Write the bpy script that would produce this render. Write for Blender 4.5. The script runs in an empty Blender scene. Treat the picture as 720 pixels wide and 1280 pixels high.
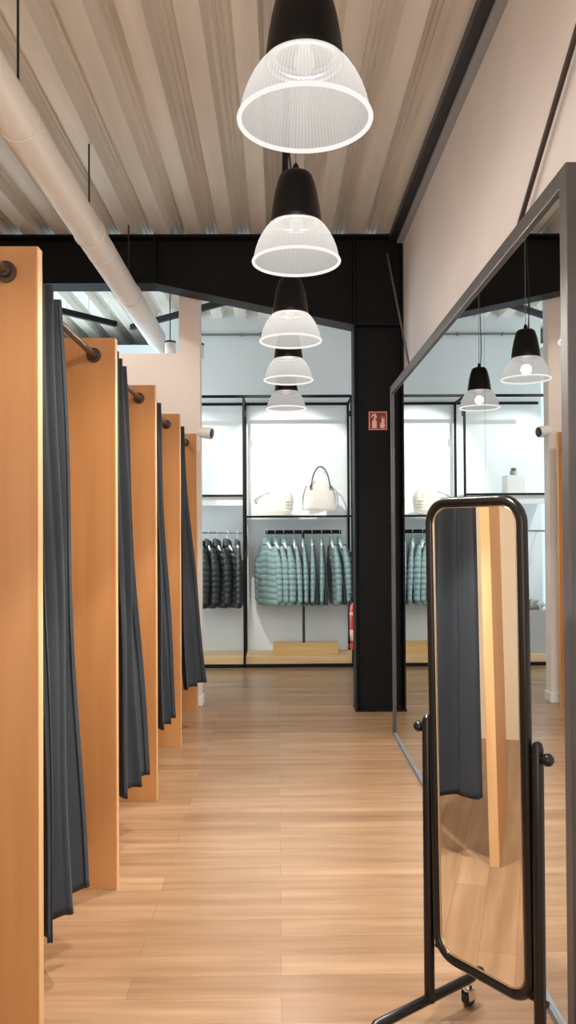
import bpy, bmesh, math, random
from mathutils import Vector, Matrix
random.seed(7)
PI = math.pi
scn = bpy.context.scene
COL = scn.collection

# ------------------------------------------------------------------ helpers
def s2l(c):
    c = c / 255.0
    return c / 12.92 if c <= 0.04045 else ((c + 0.055) / 1.055) ** 2.4

def rgb(r, g, b):
    return (s2l(r), s2l(g), s2l(b), 1.0)

def mat(name, color, rough=0.5, metal=0.0, **kw):
    m = bpy.data.materials.new(name)
    m.use_nodes = True
    b = m.node_tree.nodes['Principled BSDF']
    b.inputs['Base Color'].default_value = color
    b.inputs['Roughness'].default_value = rough
    b.inputs['Metallic'].default_value = metal
    for k, v in kw.items():
        b.inputs[k.replace('_', ' ')].default_value = v
    return m

def nodes(m):
    return m.node_tree.nodes, m.node_tree.links, m.node_tree.nodes['Principled BSDF']

def noise_color(m, c1, c2, scale=(1, 1, 1), nscale=5.0, detail=4.0, lo=0.3, hi=0.7, bump=0.0, bdist=0.01):
    n, l, b = nodes(m)
    tc = n.new('ShaderNodeTexCoord'); mp = n.new('ShaderNodeMapping')
    mp.inputs['Scale'].default_value = scale
    l.new(tc.outputs['Object'], mp.inputs['Vector'])
    nz = n.new('ShaderNodeTexNoise'); nz.inputs['Scale'].default_value = nscale; nz.inputs['Detail'].default_value = detail
    l.new(mp.outputs['Vector'], nz.inputs['Vector'])
    cr = n.new('ShaderNodeValToRGB')
    cr.color_ramp.elements[0].position = lo; cr.color_ramp.elements[0].color = c1
    cr.color_ramp.elements[1].position = hi; cr.color_ramp.elements[1].color = c2
    l.new(nz.outputs['Fac'], cr.inputs['Fac'])
    l.new(cr.outputs['Color'], b.inputs['Base Color'])
    if bump:
        bp = n.new('ShaderNodeBump'); bp.inputs['Strength'].default_value = bump; bp.inputs['Distance'].default_value = bdist
        l.new(nz.outputs['Fac'], bp.inputs['Height']); l.new(bp.outputs['Normal'], b.inputs['Normal'])
    return m

# mesh building -----------------------------------------------------
def box(bm, x0, x1, y0, y1, z0, z1, bev=0.0, seg=2):
    vs = [bm.verts.new(p) for p in ((x0, y0, z0), (x1, y0, z0), (x1, y1, z0), (x0, y1, z0),
                                    (x0, y0, z1), (x1, y0, z1), (x1, y1, z1), (x0, y1, z1))]
    fs = [bm.faces.new([vs[i] for i in f]) for f in ((0, 3, 2, 1), (4, 5, 6, 7), (0, 1, 5, 4), (1, 2, 6, 5), (2, 3, 7, 6), (3, 0, 4, 7))]
    if bev:
        es = list({e for f in fs for e in f.edges})
        bmesh.ops.bevel(bm, geom=es, offset=bev, segments=seg, affect='EDGES', profile=0.5)
    return bm

def frames(path, closed=False):
    n = len(path); out = []
    up = None
    for i in range(n):
        if closed:
            t = path[(i + 1) % n] - path[i - 1]
        else:
            t = path[min(i + 1, n - 1)] - path[max(i - 1, 0)]
        t = t.normalized()
        if up is None:
            up = Vector((0, 0, 1)) if abs(t.z) < 0.9 else Vector((0, 1, 0))
        a = t.cross(up)
        a.normalize()
        u = a.cross(t); u.normalize()
        up = u
        out.append((a, u))
    return out

def tube(bm, path, r, seg=12, closed=False, flat=1.0, caps=True):
    path = [Vector(p) for p in path]
    fr = frames(path, closed)
    rings = []
    for i, p in enumerate(path):
        rr = r[i] if isinstance(r, (list, tuple)) else r
        a, u = fr[i]
        rings.append([bm.verts.new(p + a * (math.cos(2 * PI * k / seg) * rr) + u * (math.sin(2 * PI * k / seg) * rr * flat)) for k in range(seg)])
    m = len(rings)
    for i in range(m if closed else m - 1):
        A, B = rings[i], rings[(i + 1) % m]
        for k in range(seg):
            bm.faces.new((A[k], A[(k + 1) % seg], B[(k + 1) % seg], B[k]))
    if caps and not closed:
        bm.faces.new(list(reversed(rings[0]))); bm.faces.new(rings[-1])
    return bm

def lathe(bm, prof, cx=0, cy=0, seg=48, axis='Z', close=False):
    rings = []
    for (r, z) in prof:
        if r < 1e-6:
            rings.append([bm.verts.new((cx, cy, z))])
        else:
            rings.append([bm.verts.new((cx + r * math.cos(2 * PI * k / seg), cy + r * math.sin(2 * PI * k / seg), z)) for k in range(seg)])
    n = len(rings)
    for i in range(n if close else n - 1):
        A, B = rings[i], rings[(i + 1) % n]
        for k in range(seg):
            k2 = (k + 1) % seg
            if len(A) == 1 and len(B) == 1: continue
            if len(A) == 1: bm.faces.new((A[0], B[k2], B[k]))
            elif len(B) == 1: bm.faces.new((A[k], A[k2], B[0]))
            else: bm.faces.new((A[k], A[k2], B[k2], B[k]))
    return bm

def prism(bm, pts, y0, y1):
    """polygon in the xz plane extruded along y"""
    A = [bm.verts.new((x, y0, z)) for x, z in pts]
    B = [bm.verts.new((x, y1, z)) for x, z in pts]
    n = len(pts)
    bm.faces.new(A); bm.faces.new(list(reversed(B)))
    for i in range(n):
        bm.faces.new((A[i], B[i], B[(i + 1) % n], A[(i + 1) % n]))
    return bm

def obj(name, bm, m, parent=None, smooth=False, loc=None):
    bmesh.ops.recalc_face_normals(bm, faces=bm.faces[:])
    me = bpy.data.meshes.new(name)
    bm.to_mesh(me); bm.free()
    if smooth:
        me.polygons.foreach_set('use_smooth', [True] * len(me.polygons))
    me.materials.append(m)
    o = bpy.data.objects.new(name, me)
    COL.objects.link(o)
    if loc: o.location = loc
    if parent: o.parent = parent
    return o

def auto_smooth(o, ang=35):
    me = o.data
    me.polygons.foreach_set('use_smooth', [True] * len(me.polygons))
    me.set_sharp_from_angle(angle=math.radians(ang))
    return o

def tag(o, label, cat, group=None):
    o['label'] = label; o['category'] = cat
    if group: o['group'] = group
    return o

def thing(name, label, cat, loc=(0, 0, 0), rz=0.0, group=None):
    o = bpy.data.objects.new(name, None)
    COL.objects.link(o)
    o.empty_display_size = 0.1
    o.location = loc; o.rotation_euler = (0, 0, rz)
    return tag(o, label, cat, group)

def struct(name, bm, m, smooth=False):
    o = obj(name, bm, m, None, smooth)
    o['kind'] = 'structure'
    return o

def dup(root, loc, rz, label, group=None):
    r = root.copy(); COL.objects.link(r)
    r.location = loc; r.rotation_euler = (0, 0, rz)
    r['label'] = label
    if group: r['group'] = group
    for ch in list(root.children):
        c = ch.copy(); COL.objects.link(c); c.parent = r
        for g in ch.children:
            d = g.copy(); COL.objects.link(d); d.parent = c
    return r

NB = bmesh.new

# ------------------------------------------------------------------ materials
M = {}
M['black_steel'] = noise_color(mat('black_steel', rgb(11, 12, 14), 0.6), rgb(9, 10, 12), rgb(14, 15, 17), nscale=3)
M['grey_steel'] = mat('grey_steel', rgb(120, 122, 126), 0.45, 0.3)
M['dark_steel'] = mat('dark_steel', rgb(46, 48, 54), 0.4, 0.3)
M['mirror_frame'] = noise_color(mat('mirror_frame', rgb(80, 77, 78), 0.4, 0.3), rgb(74, 72, 74), rgb(88, 84, 83), nscale=4)
M['mirror'] = mat('mirror', (0.86, 0.885, 0.88, 1), 0.0, 1.0)
M['mirror_clear'] = mat('mirror_clear', (0.92, 0.91, 0.89, 1), 0.0, 1.0)
M['plaster'] = noise_color(mat('plaster', rgb(222, 216, 216), 0.85), rgb(216, 210, 210), rgb(227, 221, 221), nscale=1.6, detail=6, bump=0.05)
M['store_white'] = noise_color(mat('store_white', rgb(222, 230, 232), 0.8), rgb(217, 226, 229), rgb(226, 233, 235), nscale=1.2, bump=0.03)
M['partition_white'] = noise_color(mat('partition_white', rgb(232, 222, 215), 0.8), rgb(228, 217, 210), rgb(236, 227, 221), nscale=1.5, bump=0.03)
M['cream'] = noise_color(mat('cream', rgb(236, 222, 196), 0.75), rgb(230, 214, 186), rgb(240, 227, 203), nscale=1.5)
M['duct'] = mat('duct', rgb(226, 220, 213), 0.42)
n_, l_, b_ = nodes(M['duct'])
tc = n_.new('ShaderNodeTexCoord'); wv = n_.new('ShaderNodeTexWave'); wv.bands_direction = 'Y'
wv.inputs['Scale'].default_value = 2.2; wv.inputs['Distortion'].default_value = 0.3
bp = n_.new('ShaderNodeBump'); bp.inputs['Strength'].default_value = 0.12; bp.inputs['Distance'].default_value = 0.004
l_.new(tc.outputs['Object'], wv.inputs['Vector']); l_.new(wv.outputs['Fac'], bp.inputs['Height']); l_.new(bp.outputs['Normal'], b_.inputs['Normal'])
M['deck'] = noise_color(mat('deck', rgb(232, 227, 218), 0.38, 0.1), rgb(214, 208, 198), rgb(240, 236, 229), scale=(3, 0.25, 2), nscale=2.2, detail=5, bump=0.03)
M['panel_wood'] = noise_color(mat('panel_wood', rgb(180, 126, 76), 0.42), rgb(174, 119, 69), rgb(185, 133, 83), scale=(9, 9, 0.5), nscale=2.2, detail=5)
M['edge_wood'] = noise_color(mat('edge_wood', rgb(210, 166, 116), 0.45), rgb(205, 160, 110), rgb(215, 173, 124), scale=(9, 9, 0.6), nscale=2.5)
M['platform_wood'] = noise_color(mat('platform_wood', rgb(226, 190, 140), 0.45), rgb(220, 181, 130), rgb(232, 200, 152), scale=(0.6, 8, 8), nscale=2.5)
M['box_wood'] = noise_color(mat('box_wood', rgb(214, 178, 116), 0.5), rgb(207, 168, 106), rgb(220, 187, 128), scale=(0.6, 8, 8), nscale=3)

# floor planks
fm = mat('floor_wood', rgb(196, 150, 105), 0.26); M['floor'] = fm
n_, l_, b_ = nodes(fm)
tc = n_.new('ShaderNodeTexCoord')
br = n_.new('ShaderNodeTexBrick')
br.offset = 0.37; br.offset_frequency = 2
br.inputs['Scale'].default_value = 1.0
br.inputs['Brick Width'].default_value = 1.3; br.inputs['Row Height'].default_value = 0.125
br.inputs['Mortar Size'].default_value = 0.0012; br.inputs['Mortar Smooth'].default_value = 0.3
br.inputs['Color1'].default_value = rgb(136, 105, 78); br.inputs['Color2'].default_value = rgb(153, 123, 94)
br.inputs['Mortar'].default_value = rgb(120, 90, 65)
l_.new(tc.outputs['Object'], br.inputs['Vector'])
mp = n_.new('ShaderNodeMapping'); mp.inputs['Scale'].default_value = (0.7, 9, 1)
l_.new(tc.outputs['Object'], mp.inputs['Vector'])
nz = n_.new('ShaderNodeTexNoise'); nz.inputs['Scale'].default_value = 2.2; nz.inputs['Detail'].default_value = 7
l_.new(mp.outputs['Vector'], nz.inputs['Vector'])
cr = n_.new('ShaderNodeValToRGB')
cr.color_ramp.elements[0].position = 0.28; cr.color_ramp.elements[0].color = (0.74, 0.70, 0.66, 1)
cr.color_ramp.elements[1].position = 0.72; cr.color_ramp.elements[1].color = (1.12, 1.11, 1.10, 1)
l_.new(nz.outputs['Fac'], cr.inputs['Fac'])
mx = n_.new('ShaderNodeMix'); mx.data_type = 'RGBA'; mx.blend_type = 'MULTIPLY'; mx.inputs['Factor'].default_value = 1.0
l_.new(br.outputs['Color'], mx.inputs[6]); l_.new(cr.outputs['Color'], mx.inputs[7])
l_.new(mx.outputs[2], b_.inputs['Base Color'])
bp = n_.new('ShaderNodeBump'); bp.inputs['Strength'].default_value = 0.08; bp.inputs['Distance'].default_value = 0.003
l_.new(nz.outputs['Fac'], bp.inputs['Height']); l_.new(bp.outputs['Normal'], b_.inputs['Normal'])

def fabric(name, c1, c2, sheen=0.2, sc=180, rough=0.9):
    m = noise_color(mat(name, c1, rough), c1, c2, nscale=sc, detail=2, bump=0.12, bdist=0.002)
    m.node_tree.nodes['Principled BSDF'].inputs['Sheen Weight'].default_value = sheen
    return m
M['curtain'] = fabric('curtain', rgb(33, 38, 44), rgb(41, 47, 53), 0.04)
M['teal'] = fabric('teal_nylon', rgb(122, 150, 152), rgb(134, 161, 163), 0.1, 60, 0.5)
M['teal_pale'] = fabric('pale_teal_nylon', rgb(140, 170, 168), rgb(150, 180, 178), 0.1, 60, 0.5)
M['teal_gap_shade'] = fabric('teal_gap_shade', rgb(34, 54, 60), rgb(42, 64, 70), 0.1, 60, 0.6)  # dark teal for the shade in the gaps between jackets
M['black_nylon'] = fabric('black_nylon', rgb(34, 42, 42), rgb(44, 53, 52), 0.1, 60, 0.33)
M['white_plastic'] = mat('white_plastic', rgb(232, 232, 230), 0.4)
M['white_block'] = mat('white_block', rgb(228, 229, 228), 0.7)
M['grey_block'] = mat('grey_block', rgb(176, 174, 172), 0.75)
M['bag'] = noise_color(mat('bag_leather', rgb(232, 230, 222), 0.5), rgb(226, 224, 216), rgb(236, 234, 227), nscale=30, bump=0.05)
M['bag_trim'] = mat('bag_trim', rgb(58, 52, 46), 0.5)
M['knit'] = fabric('grey_knit', rgb(150, 150, 146), rgb(188, 188, 184), 0.3, 40)
M['chrome'] = mat('chrome', (0.8, 0.8, 0.8, 1), 0.12, 1.0)
M['gloss_black'] = mat('gloss_black', rgb(20, 18, 18), 0.22, 0.2)
M['trim_gold'] = mat('trim_gold', rgb(214, 196, 164), 0.25, 0.9)
M['lamp_black'] = mat('lamp_black', rgb(9, 9, 11), 0.4)
M['rubber'] = mat('rubber', rgb(26, 26, 26), 0.7)
M['rod'] = mat('rod_metal', rgb(98, 86, 76), 0.35, 0.7)
M['flange'] = mat('flange_metal', rgb(70, 54, 44), 0.45, 0.5)
M['brace'] = mat('brace_brown', rgb(58, 44, 42), 0.5, 0.2)
M['brace_grey'] = mat('brace_grey', rgb(104, 100, 102), 0.5, 0.2)
M['red'] = mat('red_paint', rgb(214, 58, 48), 0.35)
M['sign_red'] = mat('sign_red', rgb(150, 44, 30), 0.5)
M['sign_white'] = mat('sign_white', rgb(238, 206, 194), 0.5)
M['label_yellow'] = mat('label_yellow', rgb(222, 206, 150), 0.5)
M['leaf'] = mat('leaf', rgb(108, 122, 88), 0.6)
M['pot'] = mat('pot', rgb(168, 166, 158), 0.7)
M['lens'] = mat('lens', rgb(16, 16, 18), 0.15)

for k_ in ('lamp_black', 'black_steel'):
    M[k_].node_tree.nodes['Principled BSDF'].inputs['Specular IOR Level'].default_value = 0.22
# prismatic glass of the pendants: ribbed, part clear, part glowing by itself
g = bpy.data.materials.new('prismatic_glass'); g.use_nodes = True; M['glass'] = g
n_ = g.node_tree.nodes; l_ = g.node_tree.links
for nd in list(n_): n_.remove(nd)
out = n_.new('ShaderNodeOutputMaterial')
tc = n_.new('ShaderNodeTexCoord'); sx = n_.new('ShaderNodeSeparateXYZ'); l_.new(tc.outputs['Object'], sx.inputs[0])
at = n_.new('ShaderNodeMath'); at.operation = 'ARCTAN2'; l_.new(sx.outputs['Y'], at.inputs[0]); l_.new(sx.outputs['X'], at.inputs[1])
mu = n_.new('ShaderNodeMath'); mu.operation = 'MULTIPLY'; mu.inputs[1].default_value = 110; l_.new(at.outputs[0], mu.inputs[0])
si = n_.new('ShaderNodeMath'); si.operation = 'SINE'; l_.new(mu.outputs[0], si.inputs[0])
bp = n_.new('ShaderNodeBump'); bp.inputs['Strength'].default_value = 0.6; bp.inputs['Distance'].default_value = 0.003
l_.new(si.outputs[0], bp.inputs['Height'])
tr = n_.new('ShaderNodeBsdfTransparent'); tr.inputs[0].default_value = (0.97, 0.97, 0.97, 1)
tl = n_.new('ShaderNodeBsdfTranslucent'); tl.inputs[0].default_value = (0.012, 0.012, 0.012, 1); l_.new(bp.outputs['Normal'], tl.inputs['Normal'])
df = n_.new('ShaderNodeBsdfDiffuse'); df.inputs[0].default_value = (0.008, 0.008, 0.008, 1); l_.new(bp.outputs['Normal'], df.inputs['Normal'])
gl = n_.new('ShaderNodeBsdfGlossy'); gl.inputs['Roughness'].default_value = 0.18; l_.new(bp.outputs['Normal'], gl.inputs['Normal'])
m1 = n_.new('ShaderNodeMixShader'); m1.inputs[0].default_value = 0.5; l_.new(tl.outputs[0], m1.inputs[1]); l_.new(df.outputs[0], m1.inputs[2])
m2 = n_.new('ShaderNodeMixShader'); m2.inputs[0].default_value = 0.0; l_.new(m1.outputs[0], m2.inputs[1]); l_.new(gl.outputs[0], m2.inputs[2])
m3 = n_.new('ShaderNodeMixShader'); m3.inputs[0].default_value = 0.80; l_.new(tr.outputs[0], m3.inputs[1]); l_.new(m2.outputs[0], m3.inputs[2])
em = n_.new('ShaderNodeEmission'); em.inputs[0].default_value = (1.0, 0.965, 0.93, 1)
mr = n_.new('ShaderNodeMapRange'); mr.inputs['From Min'].default_value = -1; mr.inputs['From Max'].default_value = 1
mr.inputs['To Min'].default_value = 0.36; mr.inputs['To Max'].default_value = 0.47  # light and dark of the ribs put into the emission
l_.new(si.outputs[0], mr.inputs['Value']); l_.new(mr.outputs[0], em.inputs[1])
ad = n_.new('ShaderNodeAddShader'); l_.new(m2.outputs[0], ad.inputs[0]); l_.new(em.outputs[0], ad.inputs[1])
l_.new(ad.outputs[0], m3.inputs[2])
l_.new(m3.outputs[0], out.inputs[0])

def emit(name, color, strength):
    m = bpy.data.materials.new(name); m.use_nodes = True
    n = m.node_tree.nodes; l = m.node_tree.links
    for nd in list(n): n.remove(nd)
    o = n.new('ShaderNodeOutputMaterial'); e = n.new('ShaderNodeEmission')
    e.inputs[0].default_value = color; e.inputs[1].default_value = strength
    l.new(e.outputs[0], o.inputs[0])
    return m
M['rim_glow'] = emit('lit_glass_rim', (1.0, 0.95, 0.90, 1), 1.0)
M['bulb'] = emit('lit_bulb', (1.0, 0.93, 0.84, 1), 0.85)

# ------------------------------------------------------------------ geometry constants
CAM = Vector((0, 0, 1.45))
CEIL = 3.83
XW = 1.016          # right wall
XM = 0.812           # long mirror pane
PX = -0.66          # aisle ends of the fitting partitions
PY = [2.21, 3.26, 4.32, 5.39, 6.49]
BEAM_Y = 6.39
YB = 8.95           # back wall of the shop

# ------------------------------------------------------------------ shell
bm = NB(); box(bm, -4.2, 1.3, -3.0, 10.6, -0.12, 0.0); struct('floor', bm, M['floor'])
# corrugated deck, ribs running down the corridor
def deck(x0, x1, y0, y1, z):
    per = 0.262; prof = []
    x = x0
    while x < x1:
        for dx, dz in ((0.0, 0.0), (0.118, 0.0), (0.142, 0.082), (0.166, 0.082), (0.171, 0.070), (0.177, 0.070), (0.182, 0.082),
                       (0.194, 0.082), (0.199, 0.070), (0.205, 0.070), (0.210, 0.082), (0.238, 0.082)):
            prof.append((x + dx, z + dz))
        x += per
    prof.append((x, z))
    pts = prof + [(x, z + 0.18), (x0, z + 0.18)]
    bm = NB(); prism(bm, pts, y0, y1); return bm
struct('ceiling', deck(-4.2 + 0.07, 1.05, -3.0, 10.6, CEIL), M['deck'])
bm = NB(); box(bm, XW, XW + 0.14, -3.0, YB + 0.1, 0, 4.0); struct('wall_right', bm, M['plaster'])
bm = NB(); box(bm, -2.74, -2.6, -3.0, 6.6, 0, 4.0); struct('wall_left', bm, M['cream'])
bm = NB(); box(bm, -1.34, XW, YB, YB + 0.14, 0, 4.0); struct('wall_back', bm, M['store_white'])
bm = NB(); box(bm, -1.34, -1.2, YB + 0.14, 10.45, 0, 4.0); struct('wall_return', bm, M['store_white'])
bm = NB(); box(bm, -4.2, -1.2, 10.45, 10.6, 0, 4.0); struct('wall_far', bm, M['store_white'])
# white partition behind the last cubicle, with its taller end pier
bm = NB()
prism(bm, [(-2.6, 0), (-0.645, 0), (-0.645, CEIL), (-0.82, CEIL), (-0.82, 2.93), (-2.6, 2.93)], 6.66, 6.79)
struct('wall_partition', bm, M['partition_white'])
bm = NB(); box(bm, -0.83, -0.634, 6.65, 6.80, 0, 0.08, 0.004); struct('baseboard_partition', bm, M['white_plastic'])
# low soffit of the far bay
bm = NB(); box(bm, -4.1, -1.34, 9.3, 10.45, 3.50, 3.62, 0.005); struct('trim_1', bm, M['store_white'])
# steel angle between deck and right wall
bm = NB(); box(bm, 0.905, XW, -3.0, BEAM_Y, 3.775, CEIL + 0.06, 0.003); struct('trim_2', bm, M['dark_steel'])
bm = NB(); box(bm, 0.966, XW, -3.0, BEAM_Y, 3.750, 3.776, 0.003); struct('trim_3', bm, mat('pale_steel', rgb(158, 160, 164), 0.5, 0.1))
# portal frame: beam with haunch and column
bm = NB()
prism(bm, [(-4.2, 3.452), (-0.98, 3.452), (0.62, 3.115), (1.01, 3.115), (1.01, CEIL - 0.002), (-4.2, CEIL - 0.002)], BEAM_Y + 0.10, BEAM_Y + 0.12)
box(bm, -4.2, 1.01, BEAM_Y, BEAM_Y + 0.22, CEIL - 0.02, CEIL - 0.002)
prism(bm, [(-4.2, 3.435), (-0.98, 3.435), (0.62, 3.095), (0.62, 3.113), (-0.978, 3.453), (-4.2, 3.453)], BEAM_Y, BEAM_Y + 0.22)
for sx_ in (-2.4, -0.98):
    box(bm, sx_ - 0.008, sx_ + 0.008, BEAM_Y + 0.01, BEAM_Y + 0.21, 3.45, CEIL - 0.02)
struct('beam', bm, M['black_steel'])
bm = NB()
box(bm, 0.612, 0.627, BEAM_Y, BEAM_Y + 0.22, 0.012, CEIL - 0.02, 0.002)
box(bm, 0.998, 1.013, BEAM_Y, BEAM_Y + 0.22, 0.012, CEIL - 0.02, 0.002)
box(bm, 0.625, 1.0, BEAM_Y + 0.085, BEAM_Y + 0.11, 0.012, CEIL - 0.02)
box(bm, 0.625, 1.0, BEAM_Y + 0.01, BEAM_Y + 0.21, 3.095, 3.11)
box(bm, 0.606, 1.014, BEAM_Y - 0.006, BEAM_Y + 0.226, 0, 0.014)
for bx_ in (0.66, 0.96):
    lathe(bm, [(0, 0.036), (0.014, 0.036), (0.016, 0.03), (0.016, 0.014)], bx_, BEAM_Y + 0.04, 6)
struct('column', bm, M['black_steel'])

# ------------------------------------------------------------------ fitting cubicle partitions
ordn = ['first', 'second', 'third', 'fourth', 'fifth']
plabel = ['tall beech partition panel nearest the camera, cut off by the picture edge',
          'second beech partition panel along the aisle, between the first and second curtains',
          'third beech partition panel along the aisle, between the second and third curtains',
          'fourth beech partition panel along the aisle, between the third and fourth curtains',
          'farthest beech partition panel, standing against the white wall end']
for i, y in enumerate(PY):
    t = thing('partition_panel', plabel[i], 'partition', (0, y, 0), 0, 'beech partitions of the fitting cubicles')
    bm = NB(); box(bm, -1.60, PX - 0.004, 0, 0.04, 0.0, 2.24, 0.0015, 1); obj('board', bm, M['panel_wood'], t)
    bm = NB(); box(bm, PX - 0.004, PX, 0, 0.04, 0.0, 2.24, 0.0012, 1); obj('edge_band', bm, M['edge_wood'], t)['label'] = 'pale edge strip facing the aisle'

# rods
rl = ['dark metal curtain rod ending on the face of the nearest partition panel',
      'metal curtain rod through the nearest curtain, ending on the second panel',
      'metal curtain rod through the second curtain, ending on the third panel',
      'metal curtain rod through the third curtain, ending on the fourth panel',
      'metal curtain rod through the farthest curtain, ending on the fifth panel']
RX, RZ = -0.748, 2.168
for i in range(5):
    y1 = PY[i]; y0 = PY[i - 1] + 0.04 if i else 1.25
    t = thing('curtain_rod', rl[i], 'curtain rod', (RX, y0, RZ), 0, 'curtain rods of the fitting cubicles')
    bm = NB(); tube(bm, [(0, 0.003, 0), (0, y1 - y0 - 0.003, 0)], 0.0125, 16); auto_smooth(obj('tube', bm, M['rod'], t))
    for yy, sg in ((0.0, 1), (y1 - y0, -1)):
        bm = NB(); tube(bm, [(0, yy + sg * 0.0005, 0), (0, yy + sg * 0.007, 0), (0, yy + sg * 0.009, 0), (0, yy + sg * 0.028, 0), (0, yy + sg * 0.03, 0)],
                        [0.030, 0.030, 0.019, 0.018, 0.013], 20)
        auto_smooth(obj('flange', bm, M['flange'], t))

# curtains -----------------------------------------------------------
def curtain(idx, label, yt0, yt1, yb0, yb1, xb, flare, hem0, hem1, nf, seed):
    rnd = random.Random(seed)
    nu, nv = 150, 70
    bm = NB()
    ph = [rnd.uniform(-0.5, 0.5) for _ in range(nf + 2)]
    am = [rnd.uniform(0.75, 1.15) for _ in range(nf + 2)]
    yref = yt0
    grid = []
    for j in range(nv + 1):
        v = j / nv
        row = []
        for i in range(nu + 1):
            s = i / nu
            k = s * nf
            k0 = int(k); f = k - k0
            a_ = am[k0] * (1 - f) + am[min(k0 + 1, nf + 1)] * f
            e = v * v * (3 - 2 * v)
            wid = 0.25 * v + 0.75 * v ** 1.6
            y = (yt0 + (yt1 - yt0) * s) * (1 - wid) + (yb0 + (yb1 - yb0) * s) * wid
            amp = (0.046 * (1 - e) + 0.036 * e) * a_
            ang = 2 * PI * k + 1.1 + 0.5 * math.sin(3.1 * s)
            x = (RX + 0.022) * (1 - v) + xb * v + flare * (v ** 1.5) * s + amp * math.sin(ang) + 0.006 * math.sin(9 * v + 5 * s + seed) + 0.011 * (1 - 0.6 * v) * math.sin(3 * ang + 1.3 * seed)
            y += 0.012 * math.sin(2 * ang + 1.0) * (0.4 + 0.6 * v) * (1 if 0.05 < s < 0.95 else 0)
            ztop = RZ + 0.024 + 0.006 * math.sin(ang)
            zb = hem0 + (hem1 - hem0) * s + 0.005 * math.sin(ang + 1.2)
            z = ztop * (1 - v) + zb * v
            row.append(bm.verts.new((x, y - yref, z)))
        grid.append(row)
    for j in range(nv):
        for i in range(nu):
            bm.faces.new((grid[j][i], grid[j + 1][i], grid[j + 1][i + 1], grid[j][i + 1]))
    o = obj('curtain', bm, M['curtain'], None, True, (0, yref, 0))
    md = o.modifiers.new('thick', 'SOLIDIFY'); md.thickness = 0.004; md.offset = 0
    tag(o, label, 'curtain', 'dark curtains of the fitting cubicles')
    return o
def pb(i): return PY[i] + 0.04
curtain(0, 'dark slate curtain beside the nearest partition panel', pb(0) + 0.015, pb(0) + 0.33, pb(0) + 0.02, pb(0) + 0.47, -0.678, 0.0, 0.29, 0.25, 2, 1)
curtain(1, 'dark slate curtain hanging behind the second partition panel', pb(1) + 0.015, pb(1) + 0.32, pb(1) + 0.03, pb(1) + 0.46, -0.672, 0.035, 0.34, 0.31, 2, 2)
curtain(2, 'narrow dark curtain hanging behind the third partition panel', pb(2) + 0.03, pb(2) + 0.30, pb(2) + 0.04, pb(2) + 0.40, -0.672, 0.035, 0.36, 0.34, 2, 3)
curtain(3, 'farthest dark curtain, its hem flaring out before the last panel', pb(3) + 0.03, pb(3) + 0.28, pb(3) + 0.05, pb(3) + 0.38, -0.660, 0.10, 0.36, 0.35, 2, 4)

# ------------------------------------------------------------------ pendants
lampY = [1.815, 2.78, 3.95, 4.98, 6.15]
ZR = 2.387
ll = ['nearest and largest ribbed glass pendant lamp, at the top of the picture',
      'second ribbed glass pendant lamp from the camera, in front of the black beam',
      'third ribbed glass pendant lamp from the camera, just below the black beam',
      'fourth ribbed glass pendant lamp from the camera, partly covered by the third',
      'farthest and smallest ribbed glass pendant lamp, in front of the white rails']
def make_lamp():
    t = thing('pendant_lamp', ll[0], 'lamp', (0.066, lampY[0], ZR), 0, 'ribbed glass pendant lamps over the aisle')
    # housing
    bm = NB()
    lathe(bm, [(0, 0.312), (0.03, 0.312), (0.046, 0.309), (0.056, 0.300), (0.066, 0.272), (0.075, 0.235), (0.083, 0.19), (0.0885, 0.15), (0.090, 0.128),
               (0.087, 0.126), (0.084, 0.15), (0.070, 0.235), (0.05, 0.29), (0, 0.300)], seg=56)
    obj('housing', bm, M['lamp_black'], t, True)
    bm = NB(); lathe(bm, [(0.012, 0.311), (0.012, 0.33), (0.006, 0.345), (0.0, 0.345)], seg=20); obj('cord_grip', bm, M['lamp_black'], t, True)
    bm = NB(); lathe(bm, [(0.070, 0.150), (0.0745, 0.150), (0.0755, 0.140), (0.0745, 0.134), (0.069, 0.134)], seg=56, close=True); obj('collar_ring', bm, M['chrome'], t, True)
    # glass shade, double skinned
    pr = [(0.066, 0.150), (0.078, 0.142), (0.092, 0.130), (0.107, 0.113), (0.121, 0.092), (0.133, 0.068), (0.1415, 0.044), (0.147, 0.022), (0.150, 0.006)]
    inner = [(r - 0.004, z - 0.001) for r, z in reversed(pr)]
    bm = NB(); lathe(bm, pr, seg=96); obj('shade', bm, M['glass'], t, True)
    bm = NB()
    tube(bm, [(0.150 * math.cos(2 * PI * k / 72), 0.150 * math.sin(2 * PI * k / 72), 0.0) for k in range(72)], 0.0055, 10, True)
    obj('rim', bm, M['rim_glow'], t, True)
    bm = NB(); lathe(bm, [(0, 0.108), (0.016, 0.112), (0.024, 0.127), (0.022, 0.144), (0.014, 0.160), (0.013, 0.18), (0, 0.185)], seg=24); obj('bulb', bm, M['bulb'], t, True)
    h = CEIL - 0.055 - ZR
    bm = NB(); tube(bm, [(0, 0, 0.34), (0, 0, h)], 0.0022, 6); obj('suspension_cable', bm, M['grey_steel'], t)
    bm = NB(); tube(bm, [(-0.018, 0.0, 0.308), (-0.020, 0, 0.34), (-0.030, 0, 0.45), (-0.026, 0, 0.60), (-0.014, 0, 0.80), (-0.006, 0, 1.0), (-0.003, 0, h)], 0.0035, 6); obj('power_cord', bm, M['rubber'], t)
    return t
lamp = make_lamp()
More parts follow.
